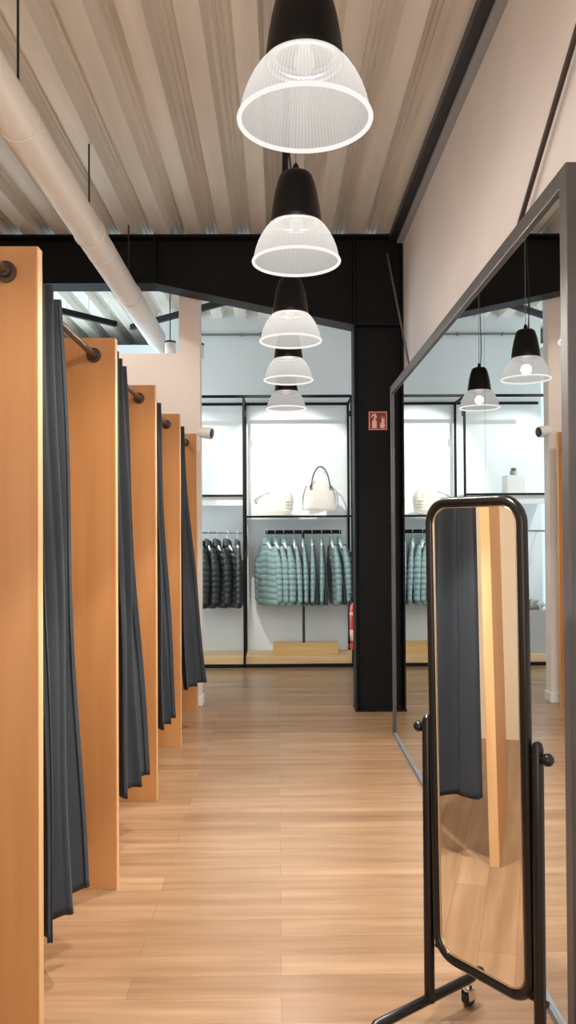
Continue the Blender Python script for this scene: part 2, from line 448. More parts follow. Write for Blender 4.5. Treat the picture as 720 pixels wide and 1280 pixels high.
for i, y in enumerate(lampY):
    if i: dup(lamp, (0.066 + 0.002 * (i % 2), y, ZR), 0.3 * i, ll[i])
    # the lamp's light: cone out of the open bottom, and glow through the glass
    sd = bpy.data.lights.new('pendant_beam', 'SPOT'); sd.energy = (128, 128, 128, 100, 18)[i]; sd.spot_size = math.radians(76); sd.spot_blend = 0.22
    sd.color = (0.97, 0.99, 1.0); sd.shadow_soft_size = 0.02
    so = bpy.data.objects.new('pendant_beam', sd); COL.objects.link(so); so.location = (0.066, y, ZR + 0.10)
    pd = bpy.data.lights.new('pendant_glow', 'POINT'); pd.energy = (70, 70, 70, 48, 12)[i]; pd.color = (1.0, 0.91, 0.81); pd.shadow_soft_size = 0.03
    po = bpy.data.objects.new('pendant_glow', pd); COL.objects.link(po); po.location = (0.066, y, ZR + 0.06)
# track carrying the pendants
t = thing('lighting_track', 'thin black track on the deck carrying the row of pendants', 'lighting track', (0.055, 0.4, CEIL - 0.05))
bm = NB(); box(bm, -0.017, 0.017, 0, BEAM_Y - 0.41, 0, 0.035, 0.003); obj('rail', bm, M['black_steel'], t)
for yy in (0.8, 2.4, 4.0, 5.5):
    bm = NB(); box(bm, -0.01, 0.01, yy, yy + 0.05, 0.034, 0.0515, 0.001); obj('bracket', bm, M['black_steel'], t)

# ------------------------------------------------------------------ air duct
DX, DZ, DR = -1.15, 3.285, 0.092
t = thing('air_duct', 'long white round air duct hanging under the deck', 'duct', (DX, 0.3, DZ))
bm = NB(); tube(bm, [(0, 0, 0), (0, 7.25, 0)], DR, 40); auto_smooth(obj('pipe', bm, M['duct'], t))
for yy in (2.4, 4.9):
    bm = NB(); tube(bm, [(0, yy, 0), (0, yy + 0.004, 0), (0, yy + 0.056, 0), (0, yy + 0.06, 0)], [DR, DR + 0.0015, DR + 0.0015, DR], 40); auto_smooth(obj('coupling', bm, M['duct'], t))
bm = NB(); tube(bm, [(0, 7.25, 0), (0, 7.27, 0), (0, 7.40, -0.01), (0, 8.2, -0.01)], [DR, DR + 0.003, 0.066, 0.066], 32); auto_smooth(obj('reducer', bm, M['duct'], t))
bm = NB(); lathe(bm, [(0.018, 0), (0.018, 0.09), (0, 0.09)], 0, 0, 12)
for yy in (1.9, 3.26, 4.6, 5.9):
    b2 = NB(); tube(b2, [(0.0, yy, DR - 0.002), (0.0, yy, CEIL - DZ + 0.004)], 0.006, 8)
    obj('hanger_rod', b2, M['dark_steel'], t)
    b2 = NB(); tube(b2, [((DR + 0.003) * math.cos(2 * PI * k / 40), yy, (DR + 0.003) * math.sin(2 * PI * k / 40)) for k in range(40)], 0.004, 6, True, 1.0)
    obj('hanger_strap', b2, M['duct'], t)
bm.free()

# dark tube put in for the shadow line along the duct's top
bm = NB(); tube(bm, [(DX + 0.02, 0.3, DZ + DR + 0.012), (DX + 0.02, 7.2, DZ + DR + 0.012)], 0.012, 10)
tag(obj('duct_shadow', bm, M['dark_steel'], None, True), 'thin dark tube standing in for the shadow along the top of the air duct', 'pipe')

# far-bay tracks in a V
def track(a, b, label):
    a = Vector(a); b = Vector(b); d = b - a; L = d.length
    t = thing('ceiling_track', label, 'lighting track', a, math.atan2(d.y, d.x), 'dark tracks hung in the far bay')
    bm = NB(); box(bm, 0, L, -0.025, 0.025, -0.02, 0.035, 0.003); obj('rail', bm, M['black_steel'], t)
    for q in (0.12, 0.5, 0.88):
        bm = NB(); tube(bm, [(L * q, 0, 0.03), (L * q, 0, CEIL - a.z + 0.002)], 0.004, 6); obj('hanger_wire', bm, M['white_plastic'], t)
track((-2.12, 7.80, 3.60), (-1.68, 8.32, 3.60), 'dark hanging track above the second partition panel')
track((-1.54, 8.45, 3.60), (-0.40, 7.44, 3.60), 'dark hanging track passing behind the white wall end')

# can spotlights of the far bay
def can(loc, label):
    t = thing('can_spotlight', label, 'spotlight', loc, 0, 'small white can spotlights')
    bm = NB(); lathe(bm, [(0, 0.0), (0.042, 0.0), (0.050, 0.004), (0.050, 0.125), (0.047, 0.13)], seg=28); auto_smooth(obj('can', bm, M['white_plastic'], t))
    bm = NB(); lathe(bm, [(0.0, 0.129), (0.046, 0.129), (0.052, 0.132), (0.052, 0.145), (0.03, 0.15), (0, 0.15)], seg=28); auto_smooth(obj('top_cap', bm, M['dark_steel'], t))
    bm = NB(); tube(bm, [(0, 0, 0.149), (0, 0, CEIL - loc[2] + 0.002)], 0.005, 8); obj('stem', bm, M['dark_steel'], t)
can((-0.985, 7.35, 3.05), 'small white can spotlight left of the white wall end')
can((-0.735, 7.45, 3.05), 'small white can spotlight just behind the white wall end')

# security camera
t = thing('security_camera', 'white security camera with black lens on the white wall end', 'camera', (-0.645, 6.70, 2.275)); t.scale = (1.25, 1.3, 1.3)
bm = NB(); tube(bm, [(0.0, 0, 0.0), (0.012, 0, 0.0), (0.013, 0, 0)], [0.035, 0.035, 0.02], 20); auto_smooth(obj('mount', bm, M['white_plastic'], t))
bm = NB(); tube(bm, [(-0.0, -0.02, -0.002), (0.022, -0.035, -0.006), (0.06, -0.05, -0.012), (0.078, -0.056, -0.015)], [0.03, 0.034, 0.037, 0.036], 24); auto_smooth(obj('housing', bm, M['white_plastic'], t))
bm = NB(); tube(bm, [(0.074, -0.055, -0.0145), (0.082, -0.0575, -0.0155), (0.084, -0.058, -0.0157)], [0.031, 0.030, 0.02], 24); auto_smooth(obj('lens', bm, M['lens'], t))

# pipe with fitting on the back wall
t = thing('wall_pipe', 'thin grey pipe running high along the white back wall', 'pipe', (-1.1, YB - 0.03, 3.64))
bm = NB(); tube(bm, [(0, 0, 0), (0.92, 0, 0)], 0.012, 10); auto_smooth(obj('pipe', bm, M['grey_steel'], t))
bm = NB(); tube(bm, [(0.90, 0, 0), (0.905, 0, 0), (0.965, 0, 0), (0.97, 0, 0)], [0.012, 0.026, 0.026, 0.012], 14); auto_smooth(obj('end_fitting', bm, M['grey_steel'], t))
for q in (0.2, 0.7):
    bm = NB(); box(bm, q - 0.01, q + 0.01, -0.014, 0.03, -0.016, 0.016, 0.002); obj('clip', bm, M['grey_steel'], t)

# ------------------------------------------------------------------ long wall mirror
MY0, MY1, MZ0, MZ1 = 2.19, 5.67, 0.0, 2.465
t = thing('wall_mirror', 'huge framed mirror standing along the right wall', 'mirror', (XM, MY0, 0))
L = MY1 - MY0; fw = 0.055; xf = -0.012; xb = 0.032
bm = NB(); box(bm, xf, xb, 0, fw, 0, MZ1, 0.003); obj('frame_stile', bm, M['mirror_frame'], t)
bm = NB(); box(bm, xf, xb, L - 0.035, L, 0, MZ1, 0.003); obj('frame_stile', bm, M['mirror_frame'], t)
bm = NB(); box(bm, xf, xb, fw, L - 0.035, MZ1 - fw, MZ1, 0.003); obj('frame_rail', bm, M['mirror_frame'], t)
bm = NB(); box(bm, xf, xb, fw, L - 0.035, 0, 0.024, 0.003); obj('frame_rail', bm, M['grey_steel'], t)
ys = 3.12 - MY0
for a, b in ((fw - 0.006, ys - 0.0015), (ys + 0.0015, L - 0.029)):
    bm = NB(); box(bm, 0, 0.006, a, b, 0.018, MZ1 - fw + 0.006); obj('mirror_pane', bm, M['mirror'], t)
bm = NB(); box(bm, 0.0062, 0.016, fw - 0.006, L - fw + 0.006, 0.018, MZ1 - fw + 0.006); obj('backing_board', bm, M['dark_steel'], t)

# brace rods
def rod(label, a, b, r, m):
    o = NB(); A = Vector(a); B = Vector(b); D = (B - A)
    tube(o, [Vector((0, 0, 0)), D * 0.02, D * 0.98, D], [r * 1.3, r, r, r * 1.3], 12)
    o = obj('brace_rod', o, m, None, True, A)
    tag(o, label, 'brace', 'diagonal brace rods by the right wall')
rod('dark brown brace rod slanting up the plaster wall above the big mirror', (0.975, 6.385, 0.706), (0.990, 1.60, 3.70), 0.0105, M['brace'])
rod('thin grey brace rod slanting from the black column to the big mirror', (0.885, 6.378, 3.66), (0.945, 5.40, 2.29), 0.0075, M['brace_grey'])

# ------------------------------------------------------------------ cheval mirror
Lp = Vector((0.449, 2.325)); Rp = Vector((0.637, 2.066))
cen = (Lp + Rp) / 2; w = Rp - Lp; W = w.length; rz = math.atan2(w.y, w.x)
H0, H1 = 0.212, 1.541; PZ = 0.867
t = thing('cheval_mirror', 'free standing black cheval mirror with rounded frame on castors', 'mirror', (cen.x, cen.y, 0), rz)
# local x along the width, local -y faces the aisle (front)
def rrect(hw, z0, z1, r, y=0.0, n=10):
    pts = []
    for cx, cz, a0 in ((hw - r, z0 + r, -PI / 2), (hw - r, z1 - r, 0), (-hw + r, z1 - r, PI / 2), (-hw + r, z0 + r, PI)):
        for k in range(n + 1):
            a = a0 + (PI / 2) * k / n
            pts.append(Vector((cx + r * math.cos(a), y, cz + r * math.sin(a))))
    return pts
hw = W / 2
TILT = Matrix.Translation((0, 0, PZ)) @ Matrix.Rotation(math.radians(0.9), 4, 'X') @ Matrix.Translation((0, 0, -PZ))
def tilted(bm):
    bmesh.ops.transform(bm, matrix=TILT, verts=bm.verts[:]); return bm
bm = NB(); tube(bm, rrect(hw, H0 + 0.014, H1 - 0.014, 0.062), 0.0145, 14, True); obj('mirror_frame', tilted(bm), M['gloss_black'], t, True)
pts = rrect(hw - 0.012, H0 + 0.026, H1 - 0.026, 0.052, -0.004)
bm = NB()
A = [bm.verts.new(p) for p in pts]; B = [bm.verts.new(p + Vector((0, 0.007, 0))) for p in pts]
bm.faces.new(A); bm.faces.new(list(reversed(B)))
for i in range(len(A)): bm.faces.new((A[i], B[i], B[(i + 1) % len(A)], A[(i + 1) % len(A)]))
obj('mirror_pane', tilted(bm), M['mirror_clear'], t)
bm = NB(); tube(bm, rrect(hw - 0.0155, H0 + 0.0295, H1 - 0.0295, 0.049, -0.006), 0.0018, 6, True); obj('trim_strip', tilted(bm), M['trim_gold'], t, True)
for sg in (-1, 1):
    ux = sg * (hw + 0.031)
    bm = NB(); tube(bm, [(ux, 0.004, 0.07), (ux, 0.004, PZ + 0.02), (ux, 0.004, PZ + 0.034), (ux, 0.004, PZ + 0.04)], [0.0155, 0.0155, 0.012, 0.004], 16)
    u = auto_smooth(obj('upright', bm, M['gloss_black'], t))
    bm = NB(); tube(bm, [(ux - sg * 0.022, 0.002, PZ), (ux + sg * 0.024, 0.002, PZ)], 0.006, 10)
    auto_smooth(obj('pivot_pin', bm, M['gloss_black'], t))
    bm = NB()
    bmesh.ops.create_uvsphere(bm, u_segments=20, v_segments=14, radius=0.0165, matrix=Matrix.Translation((ux + sg * 0.032, 0.002, PZ)))
    obj('knob', bm, M['gloss_black'], t, True)
    bm = NB(); tube(bm, [(ux, -0.22, 0.076), (ux, -0.21, 0.078), (ux, 0.19, 0.078), (ux, 0.20, 0.076)], [0.010, 0.0145, 0.0145, 0.010], 14)
    ft = auto_smooth(obj('foot', bm, M['gloss_black'], t))
    for yy in (-0.19, 0.17):
        bm = NB(); tube(bm, [(ux, yy, 0.07), (ux, yy, 0.052), (ux, yy + 0.001, 0.050)], [0.008, 0.008, 0.014], 12)
        box(bm, ux - 0.017, ux - 0.014, yy - 0.012, yy + 0.016, 0.018, 0.050, 0.001); box(bm, ux + 0.014, ux + 0.017, yy - 0.012, yy + 0.016, 0.018, 0.050, 0.001)
        box(bm, ux - 0.017, ux + 0.017, yy - 0.012, yy + 0.016, 0.048, 0.052)
        cs = auto_smooth(obj('castor', bm, M['chrome'], t))
        bm = NB(); tube(bm, [(ux - 0.012, yy + 0.004, 0.021), (ux - 0.010, yy + 0.004, 0.021), (ux + 0.010, yy + 0.004, 0.021), (ux + 0.012, yy + 0.004, 0.021)], [0.017, 0.021, 0.021, 0.017], 24)
        auto_smooth(obj('wheel', bm, M['rubber'], cs))
bm = NB(); tube(bm, [(-(hw + 0.031), 0.036, 0.226), (hw + 0.031, 0.036, 0.226)], 0.009, 12); auto_smooth(obj('cross_bar', bm, M['gloss_black'], t))

# ------------------------------------------------------------------ fire sign and extinguisher
sy = BEAM_Y + 0.083
t = thing('fire_sign', 'square red fire extinguisher sign on the black column', 'sign', (0.812, sy, 2.335))
hs = 0.078
bm = NB(); box(bm, -hs, hs, -0.003, 0.0015, -hs, hs, 0.001, 1); obj('plate', bm, M['sign_red'], t)
bm = NB()
for a in ((-hs + .006, hs - .006, -hs + .006, -hs + .011), (-hs + .006, hs - .006, hs - .011, hs - .006), (-hs + .006, -hs + .011, -hs + .011, hs - .011), (hs - .011, hs - .006, -hs + .011, hs - .011)):
    box(bm, a[0], a[1], -0.0042, -0.003, a[2], a[3])
obj('border', bm, M['sign_white'], t)
bm = NB()
prism(bm, [(-.048, -.060), (-.010, -.060), (-.010, -.006), (-.016, 0.004), (-.042, 0.004), (-.048, -.006)], -0.0042, -0.003)
prism(bm, [(-.036, 0.004), (-.022, 0.004), (-.022, 0.012), (-.010, 0.020), (-.010, 0.040), (-.018, 0.056), (-.034, 0.058), (-.050, 0.046), (-.058, 0.028), (-.050, 0.026), (-.040, 0.040), (-.028, 0.038), (-.036, 0.012)], -0.0042, -0.003)
obj('extinguisher_symbol', bm, M['sign_white'], t)
bm = NB()
prism(bm, [(.022, -.060), (.050, -.060), (.058, -.040), (.052, -.020), (.054, .006), (.050, .036), (.044, .008), (.040, .020), (.036, .042), (.028, .014), (.030, -.004), (.020, -.024), (.016, -.042)], -0.0042, -0.003)
obj('flame_symbol', bm, M['sign_white'], t)

t = thing('fire_extinguisher', 'red fire extinguisher peeking out behind the black column', 'fire extinguisher', (0.666, 6.735, 0.45))
bm = NB(); lathe(bm, [(0, 0.0), (0.06, 0.0), (0.07, 0.008), (0.074, 0.02), (0.074, 0.33), (0.068, 0.36), (0.048, 0.385), (0.024, 0.40), (0.02, 0.41), (0, 0.41)], seg=32); auto_smooth(obj('cylinder', bm, M['red'], t), 50)
bm = NB(); lathe(bm, [(0.0745, 0.075), (0.0752, 0.076), (0.0752, 0.165), (0.0745, 0.166)], seg=32); obj('label_panel', bm, M['sign_white'], t, True)
bm = NB(); lathe(bm, [(0.0745, 0.285), (0.0765, 0.286), (0.0765, 0.31), (0.0745, 0.311)], seg=32); obj('strap', bm, M['label_yellow'], t, True)
bm = NB(); lathe(bm, [(0, 0.405), (0.02, 0.405), (0.02, 0.45), (0.012, 0.46), (0, 0.46)], seg=16); obj('valve', bm, M['chrome'], t, True)
bm = NB(); box(bm, -0.08, 0.02, -0.012, 0.012, 0.455, 0.466, 0.003); box(bm, -0.075, 0.01, -0.01, 0.01, 0.43, 0.44, 0.003); obj('handle', bm, M['rubber'], t)
bm = NB(); tube(bm, [(-0.02, -0.01, 0.43), (-0.05, -0.03, 0.44), (-0.078, -0.05, 0.40), (-0.084, -0.045, 0.30), (-0.082, -0.04, 0.14), (-0.08, -0.04, 0.05)], [0.007] * 5 + [0.012], 10); obj('hose', bm, M['rubber'], t, True)
bm = NB(); box(bm, -0.03, 0.03, -0.124, -0.072, 0.24, 0.28, 0.002); obj('wall_bracket', bm, M['black_steel'], t)

# ------------------------------------------------------------------ shop shelving
YF = 8.48
bm_l = 'tall black steel shelving frame along the white back wall'
t = thing('shelving_frame', bm_l, 'shelving', (0, YF, 0))
dB = YB - YF - 0.004
for x in (-1.68, -0.365, 0.785):
    if x > -1.3:
        bm = NB(); box(bm, x - 0.012, x + 0.012, 0, 0.024, 0.0, 2.88, 0.002); obj('upright', bm, M['black_steel'], t)
        bm = NB(); box(bm, x - 0.012, x + 0.012, dB - 0.02, dB, 0.0, 2.88, 0.002); obj('upright', bm, M['black_steel'], t)
        bm = NB(); box(bm, x - 0.011, x + 0.011, 0.024, dB - 0.02, 2.852, 2.878, 0.002); obj('cross_rail', bm, M['black_steel'], t)
        for zz in (2.69, 1.19):
            bm = NB(); box(bm, x - 0.008 + (0.02 if x < 0 else -0.02), x + 0.008 + (0.02 if x < 0 else -0.02), -0.002, 0.026, zz - 0.03, zz + 0.03, 0.004); obj('clamp', bm, M['rubber'], t)
for yy in (0.0, dB - 0.024):
    bm = NB(); box(bm, -1.30, 0.80, yy, yy + 0.024, 2.862 if yy == 0 else 2.85, 2.89 if yy == 0 else 2.878, 0.002); obj('top_rail', bm, M['black_steel'], t)
bm = NB(); box(bm, -1.32, 0.80, 0.0, 0.03, 0.0, 0.035, 0.002); obj('bottom_rail', bm, M['black_steel'], t)

def shelf(x0, x1, z, label):
    s = thing('shelf_board', label, 'shelf', (0, YF, z), 0)
    bm = NB(); box(bm, x0, x1, 0.026, dB - 0.022, 0.0, 0.012, 0.002); obj('board', bm, M['white_block'], s)
    bm = NB(); box(bm, x0, x1, 0.0, 0.0255, -0.006, 0.016, 0.002); obj('front_rail', bm, M['black_steel'], s)['label'] = 'black front edge rail'
    return s
shelf(-0.352, 0.772, 1.592, 'shelf under the white bags, between black uprights')
s = shelf(-1.33, -0.378, 1.818, 'higher shelf above the black jackets, left of the bags')
bm = NB(); box(bm, -1.33, -0.378, 0.03, 0.045, -0.10, -0.007, 0.002); obj('valance', bm, M['white_block'], s)

# platforms
for x0, x1, lb in ((-0.352, 0.80, 'low pale wooden platform under the teal jackets'), (-1.33, -0.378, 'low pale wooden platform under the black jackets')):
    bm = NB(); box(bm, x0, x1, YF + 0.032, YB - 0.002, 0.0, 0.115, 0.003)
    tag(obj('platform', bm, M['platform_wood']), lb, 'platform')

# T-shaped garment rack on its box
YR = 8.70
t = thing('garment_rack', 'black T shaped garment rack on a wooden box base', 'clothes rack', (0.268, YR, 0.115))
bm = NB(); box(bm, -0.335, 0.37, -0.085, 0.10, 0.0, 0.118, 0.004); obj('base', bm, M['box_wood'], t)['label'] = 'pale wooden box base'
bm = NB(); box(bm, -0.014, 0.014, -0.014, 0.014, 0.116, 1.30, 0.003); obj('pole', bm, M['dark_steel'], t)
bm = NB(); box(bm, -0.408, 0.415, -0.012, 0.012, 1.296, 1.338, 0.004); obj('hanging_bar', bm, M['black_steel'], t)
# rod for the black jackets
t = thing('hanging_rail', 'thin grey hanging rail carrying the black jackets', 'clothes rail', (-1.325, YR, 1.43))
bm = NB(); tube(bm, [(0, 0, 0), (0.932, 0, 0)], 0.0095, 12); auto_smooth(obj('tube', bm, M['grey_steel'], t))
for x in (0.05, 0.90):
    bm = NB(); box(bm, x - 0.006, x + 0.006, 0.0, YB - YR - 0.001, -0.012, 0.0, 0.001); obj('bracket', bm, M['grey_steel'], t)

# ------------------------------------------------------------------ jackets
def superell(a, b, k, seg, p=2.4):
    c = math.cos(2 * PI * k / seg); s = math.sin(2 * PI * k / seg)
    return (a * math.copysign(abs(c) ** (2 / p), c), b * math.copysign(abs(s) ** (2 / p), s))

def jacket(name, label, m, m2, group, chevron=False):
    """hangs with its shoulders along local y; z = 0 on the rail"""
    t = thing(name, label, 'jacket', (0, 0, 0), 0, group)
    seg = 28
    # body
    bm = NB(); rings = []
    N = 88; z0, z1 = -0.135, -0.80
    for j in range(N + 1):
        u = j / N; z = z0 + (z1 - z0) * u
        sh = min(1.0, u / 0.16); sh = sh ** 0.55
        ay = 0.050 + (0.150 - 0.050) * sh + 0.02 * u
        ax = 0.020 + 0.006 * sh + 0.032 * u
        pf = abs(math.sin(PI * (u * 10.0)))
        k_ = 0.75 + 0.25 * pf ** 0.6
        if u > 0.97: k_ *= 0.93
        ring = []
        for k in range(seg):
            x, y = superell(ax * k_, ay * (0.93 + 0.07 * pf), k, seg)
            ring.append(bm.verts.new((x, y, z - (0.05 * (abs(y) / 0.2) if chevron else 0.035 * (abs(y) / 0.2)) * (1 - 0.8 * u))))
        rings.append(ring)
    for j in range(N):
        for k in range(seg):
            bm.faces.new((rings[j][k], rings[j][(k + 1) % seg], rings[j + 1][(k + 1) % seg], rings[j + 1][k]))
    bm.faces.new(rings[0]); bm.faces.new(list(reversed(rings[-1])))
    obj('body', bm, m, t, True)
    # sleeves
    for sg in (-1, 1):
        pth = []; rad = []
        n = 78
        for j in range(n + 1):
            u = j / n
            y = sg * (0.125 + 0.045 * min(1, u * 3) ** 0.8 + 0.012 * u)
            x = 0.010 * math.sin(PI * u)
            z = -0.165 - 0.60 * u
            pth.append((x, y, z))
            pf = abs(math.sin(PI * (u * 10)))
            r = (0.018 + 0.027 * math.sin(PI * min(1, u * 1.15 + 0.05) * 0.75)) * (1 - 0.10 * u)
            rad.append(r * (0.80 + 0.20 * pf ** 0.6) if u < 0.975 else r * 0.72)
        bm = NB(); tube(bm, pth, rad, 20, flat=1.15); obj('sleeve', bm, m, t, True)
    # collar, standing and open
    bm = NB(); rings = []
    for z, a, b in ((-0.155, 0.036, 0.060), (-0.13, 0.033, 0.056), (-0.105, 0.034, 0.054), (-0.085, 0.031, 0.050), (-0.075, 0.027, 0.045), (-0.085, 0.022, 0.040), (-0.125, 0.020, 0.038)):
        rings.append([bm.verts.new((a * math.cos(2 * PI * k / 24), b * math.sin(2 * PI * k / 24), z - 0.018 * math.cos(2 * PI * k / 24))) for k in range(24)])
    for j in range(len(rings) - 1):
        for k in range(24):
            bm.faces.new((rings[j][k], rings[j][(k + 1) % 24], rings[j + 1][(k + 1) % 24], rings[j + 1][k]))
    bm.faces.new(rings[-1])
    obj('collar', bm, m2, t, True)
    # zip line down the front
    bm = NB()
    pz = []
    for j in range(24):
        u = j / 23; pz.append((0.028 + 0.032 * u, 0, -0.17 - 0.61 * u))
    tube(bm, pz, 0.005, 6); obj('zip', bm, m2, t, True)
    return t

def gap_shade(t, m):  # dark open-front body put in for the shaded gap beside each jacket
    bm = NB(); rings = []
    for j in range(21):
        u = j / 20; z = -0.15 - 0.64 * u
        ay = 0.045 + 0.085 * min(1, u / 0.16) ** 0.55 + 0.02 * u
        ax = 0.012 + 0.020 * u
        xo = 0.030 + 0.046 * u
        rings.append([bm.verts.new((xo + q[0], q[1] - 0.055, z)) for q in (superell(ax, ay, k, 20) for k in range(20))])
    for j in range(20):
        for k in range(20):
            bm.faces.new((rings[j][k], rings[j][(k + 1) % 20], rings[j + 1][(k + 1) % 20], rings[j + 1][k]))
    bm.faces.new(rings[0]); bm.faces.new(list(reversed(rings[-1])))
    o = obj('gap_shade', bm, m, t, True); o['label'] = 'dark teal open front, standing in for the shaded gap between jackets'

def make_hanger(label, group):
    t = thing('clothes_hanger', label, 'hanger', (0, 0, 0), 0, group)
    bm = NB()
    pts = []
    R = 0.021
    for k in range(13):
        a = math.radians(-20 + 200 * k / 12)
        pts.append((0, R * math.cos(a), -R * 0.35 + R * math.sin(a)))
    # hook: over the rail, then down the stem
    pts = [(0, -0.018, -0.020)] + [(0, -0.018 * math.cos(PI * k / 12), 0.013 + 0.010 * math.sin(PI * k / 12)) for k in range(13)] + [(0, 0.019, -0.015), (0, 0.012, -0.04), (0, 0.0, -0.055), (0, 0, -0.12)]
    tube(bm, pts, 0.0032, 8); obj('hook', bm, M['white_plastic'], t, True)
    bm = NB(); tube(bm, [(0, -0.12, -0.19), (0, -0.08, -0.165), (0, -0.04, -0.132), (0, 0, -0.120), (0, 0.04, -0.132), (0, 0.08, -0.165), (0, 0.12, -0.19)], [0.008, 0.011, 0.011, 0.012, 0.011, 0.011, 0.008], 10); obj('shoulder_bar', bm, M['white_plastic'], t, True)
    return t

teal_px = [333, 343, 354, 367, 378, 390, 402, 414, 424]
teal_rz = [42, 34, 24, 8, 2, -2, -4, 10, 14]
tl_lab = ['leftmost teal quilted jacket on the T shaped rack, turned towards the aisle',
          'second teal quilted jacket from the left on the T shaped rack',
          'third teal quilted jacket from the left on the T shaped rack',
          'fourth teal quilted jacket from the left on the T shaped rack',
          'middle one of the nine teal quilted jackets',
          'fourth teal quilted jacket from the right on the T shaped rack',
          'third teal quilted jacket from the right on the T shaped rack',
          'second teal quilted jacket from the right on the T shaped rack',
          'rightmost teal quilted jacket on the T shaped rack, nearest the red extinguisher']
zt = 0.115 + 1.338
J = jacket('quilted_jacket', tl_lab[0], M['teal'], M['teal_pale'], 'teal jackets on the T shaped rack'); gap_shade(J, M['teal_gap_shade'])
Hg = make_hanger('white hanger hooked on the T shaped rack, holding a teal jacket', 'hangers on the T shaped rack')
Hz = zt - 0.010
for i, px in enumerate(teal_px):
    x = (px - 348) * YR / 1000.0
    rzz = math.radians(teal_rz[i])
    loc = (x, YR, Hz)
    if i == 0:
        J.location = loc; J.rotation_euler = (0, 0, rzz); Hg.location = loc; Hg.rotation_euler = (0, 0, rzz * 0.6)
        jk = J
    else:
        jk = dup(J, loc, rzz, tl_lab[i])
        dup(Hg, loc, rzz * 0.6, Hg['label'])
    jk.rotation_euler = (0.0, math.radians((-2, -2, -2, -3, -2, 0, 0, -3, -4)[i]), rzz)
    jk.scale = ((0.9, 0.9, 1.1, 0.75, 0.7, 0.7, 0.65, 0.9, 1.0)[i], 1.0, 1.0)
bl_px = [252, 260, 271, 284, 297]
bl_rz = [15, 28, 42, 52, 6]
bl_lab = ['leftmost black quilted jacket on the grey rail, half hidden by the wall end',
          'second black quilted jacket from the left on the grey rail',
          'middle one of the five black quilted jackets',
          'fourth black quilted jacket from the left, turned to show its front',
          'rightmost black quilted jacket on the grey rail, beside the black upright']
JB = jacket('quilted_jacket', bl_lab[0], M['black_nylon'], M['black_nylon'], 'black jackets on the grey rail')
for i, px in enumerate(bl_px):
    x = (px - 348) * YR / 1000.0
    loc = (x, YR, 1.43 - 0.004); rzz = math.radians(bl_rz[i])
    if i == 0:
        JB.location = loc; JB.rotation_euler = (0, 0, rzz); jk = JB
    else:
        jk = dup(JB, loc, rzz, bl_lab[i])
    jk.scale = ((1.25, 1.25, 1.3, 1.3, 0.95)[i], 1.0, 1.0)
    hb = dup(Hg, loc, rzz * 0.6, 'white hanger hooked on the grey rail, holding a black jacket', 'hangers on the grey rail')

# ------------------------------------------------------------------ bags and small display pieces
ZS = 1.592 + 0.012
t = thing('display_riser', 'small white block lifting the handbag off its shelf', 'display block', (0.435, 8.66, ZS))
bm = NB(); box(bm, -0.10, 0.085, -0.06, 0.06, 0, 0.062, 0.004); obj('block', bm, M['white_block'], t)
# handbag
t = thing('handbag', 'white handbag with dark edged handles on the bag shelf', 'bag', (0.44, 8.66, ZS + 0.062), math.radians(14))
bm = NB(); rings = []
prof = [(0.0, 0.165, 0.072), (0.006, 0.180, 0.082), (0.03, 0.186, 0.086), (0.12, 0.182, 0.082), (0.20, 0.165, 0.070), (0.26, 0.140, 0.052), (0.295, 0.110, 0.034), (0.315, 0.075, 0.018), (0.322, 0.05, 0.008)]
for z, a, b in prof:
    rings.append([bm.verts.new((lambda q: (q[0], q[1], z))(superell(a, b, k, 40, 3.4))) for k in range(40)])
for j in range(len(rings) - 1):
    for k in range(40):
        bm.faces.new((rings[j][k], rings[j][(k + 1) % 40], rings[j + 1][(k + 1) % 40], rings[j + 1][k]))
bm.faces.new(rings[0]); bm.faces.new(rings[-1])
o = obj('body', bm, M['bag'], t, True)
for sg in (-1, 1):
    bm = NB(); tube(bm, [(-0.11, sg * 0.058, 0.245), (-0.095, sg * 0.055, 0.30), (-0.075, sg * 0.04, 0.37), (-0.045, sg * 0.03, 0.43), (-0.01, sg * 0.025, 0.468), (0.03, sg * 0.025, 0.472), (0.065, sg * 0.03, 0.44), (0.09, sg * 0.04, 0.38), (0.105, sg * 0.053, 0.30), (0.115, sg * 0.058, 0.245)], 0.007, 10)
    h = obj('handle', bm, M['bag'] if sg > 0 else M['bag_trim'], t, True)
    for hx in (-0.11, 0.115):
        bm = NB(); tube(bm, [(hx + 0.014 * math.cos(2 * PI * k / 16), sg * 0.066, 0.24 + 0.018 * math.sin(2 * PI * k / 16)) for k in range(16)], 0.004, 6, True); obj('ring', bm, M['bag_trim'], h, True)
for sg in (-1, 1):
    bm = NB(); tube(bm, [(sg * 0.181, -0.02, 0.02), (sg * 0.184, -0.02, 0.12), (sg * 0.168, -0.015, 0.20), (sg * 0.142, -0.01, 0.265)], 0.005, 8); obj('side_piping', bm, M['bag_trim'], t, True)
# slouchy bag lying on the shelf
t = thing('slouchy_bag', 'soft white slouchy bag lying at the left of the bag shelf', 'bag', (-0.045, 8.655, ZS))
bm = NB()
bmesh.ops.create_uvsphere(bm, u_segments=56, v_segments=36, radius=1.0)
for v in bm.verts:
    x, y, z = v.co
    px_ = math.copysign(abs(x) ** 0.5, x) * 0.205
    py_ = math.copysign(abs(y) ** 0.8, y) * 0.105
    pz_ = math.copysign(abs(z) ** 0.55, z) * 0.13 + 0.13
    top = max(0, z)
    px_ += 0.02 * top
    fold = 0.010 * math.sin(14 * x + 5 * z) * (0.4 + top) + 0.008 * math.sin(23 * z + 6 * x) * max(0, abs(x) - 0.5) * 2
    pz_ *= (1.0 + 0.12 * math.sin(3.2 * x + 0.6) * top)
    v.co = (px_ + fold * 0.4, py_ + (fold if y < 0 else -fold), max(pz_, 0.0))
obj('body', bm, M['bag'], t, True)
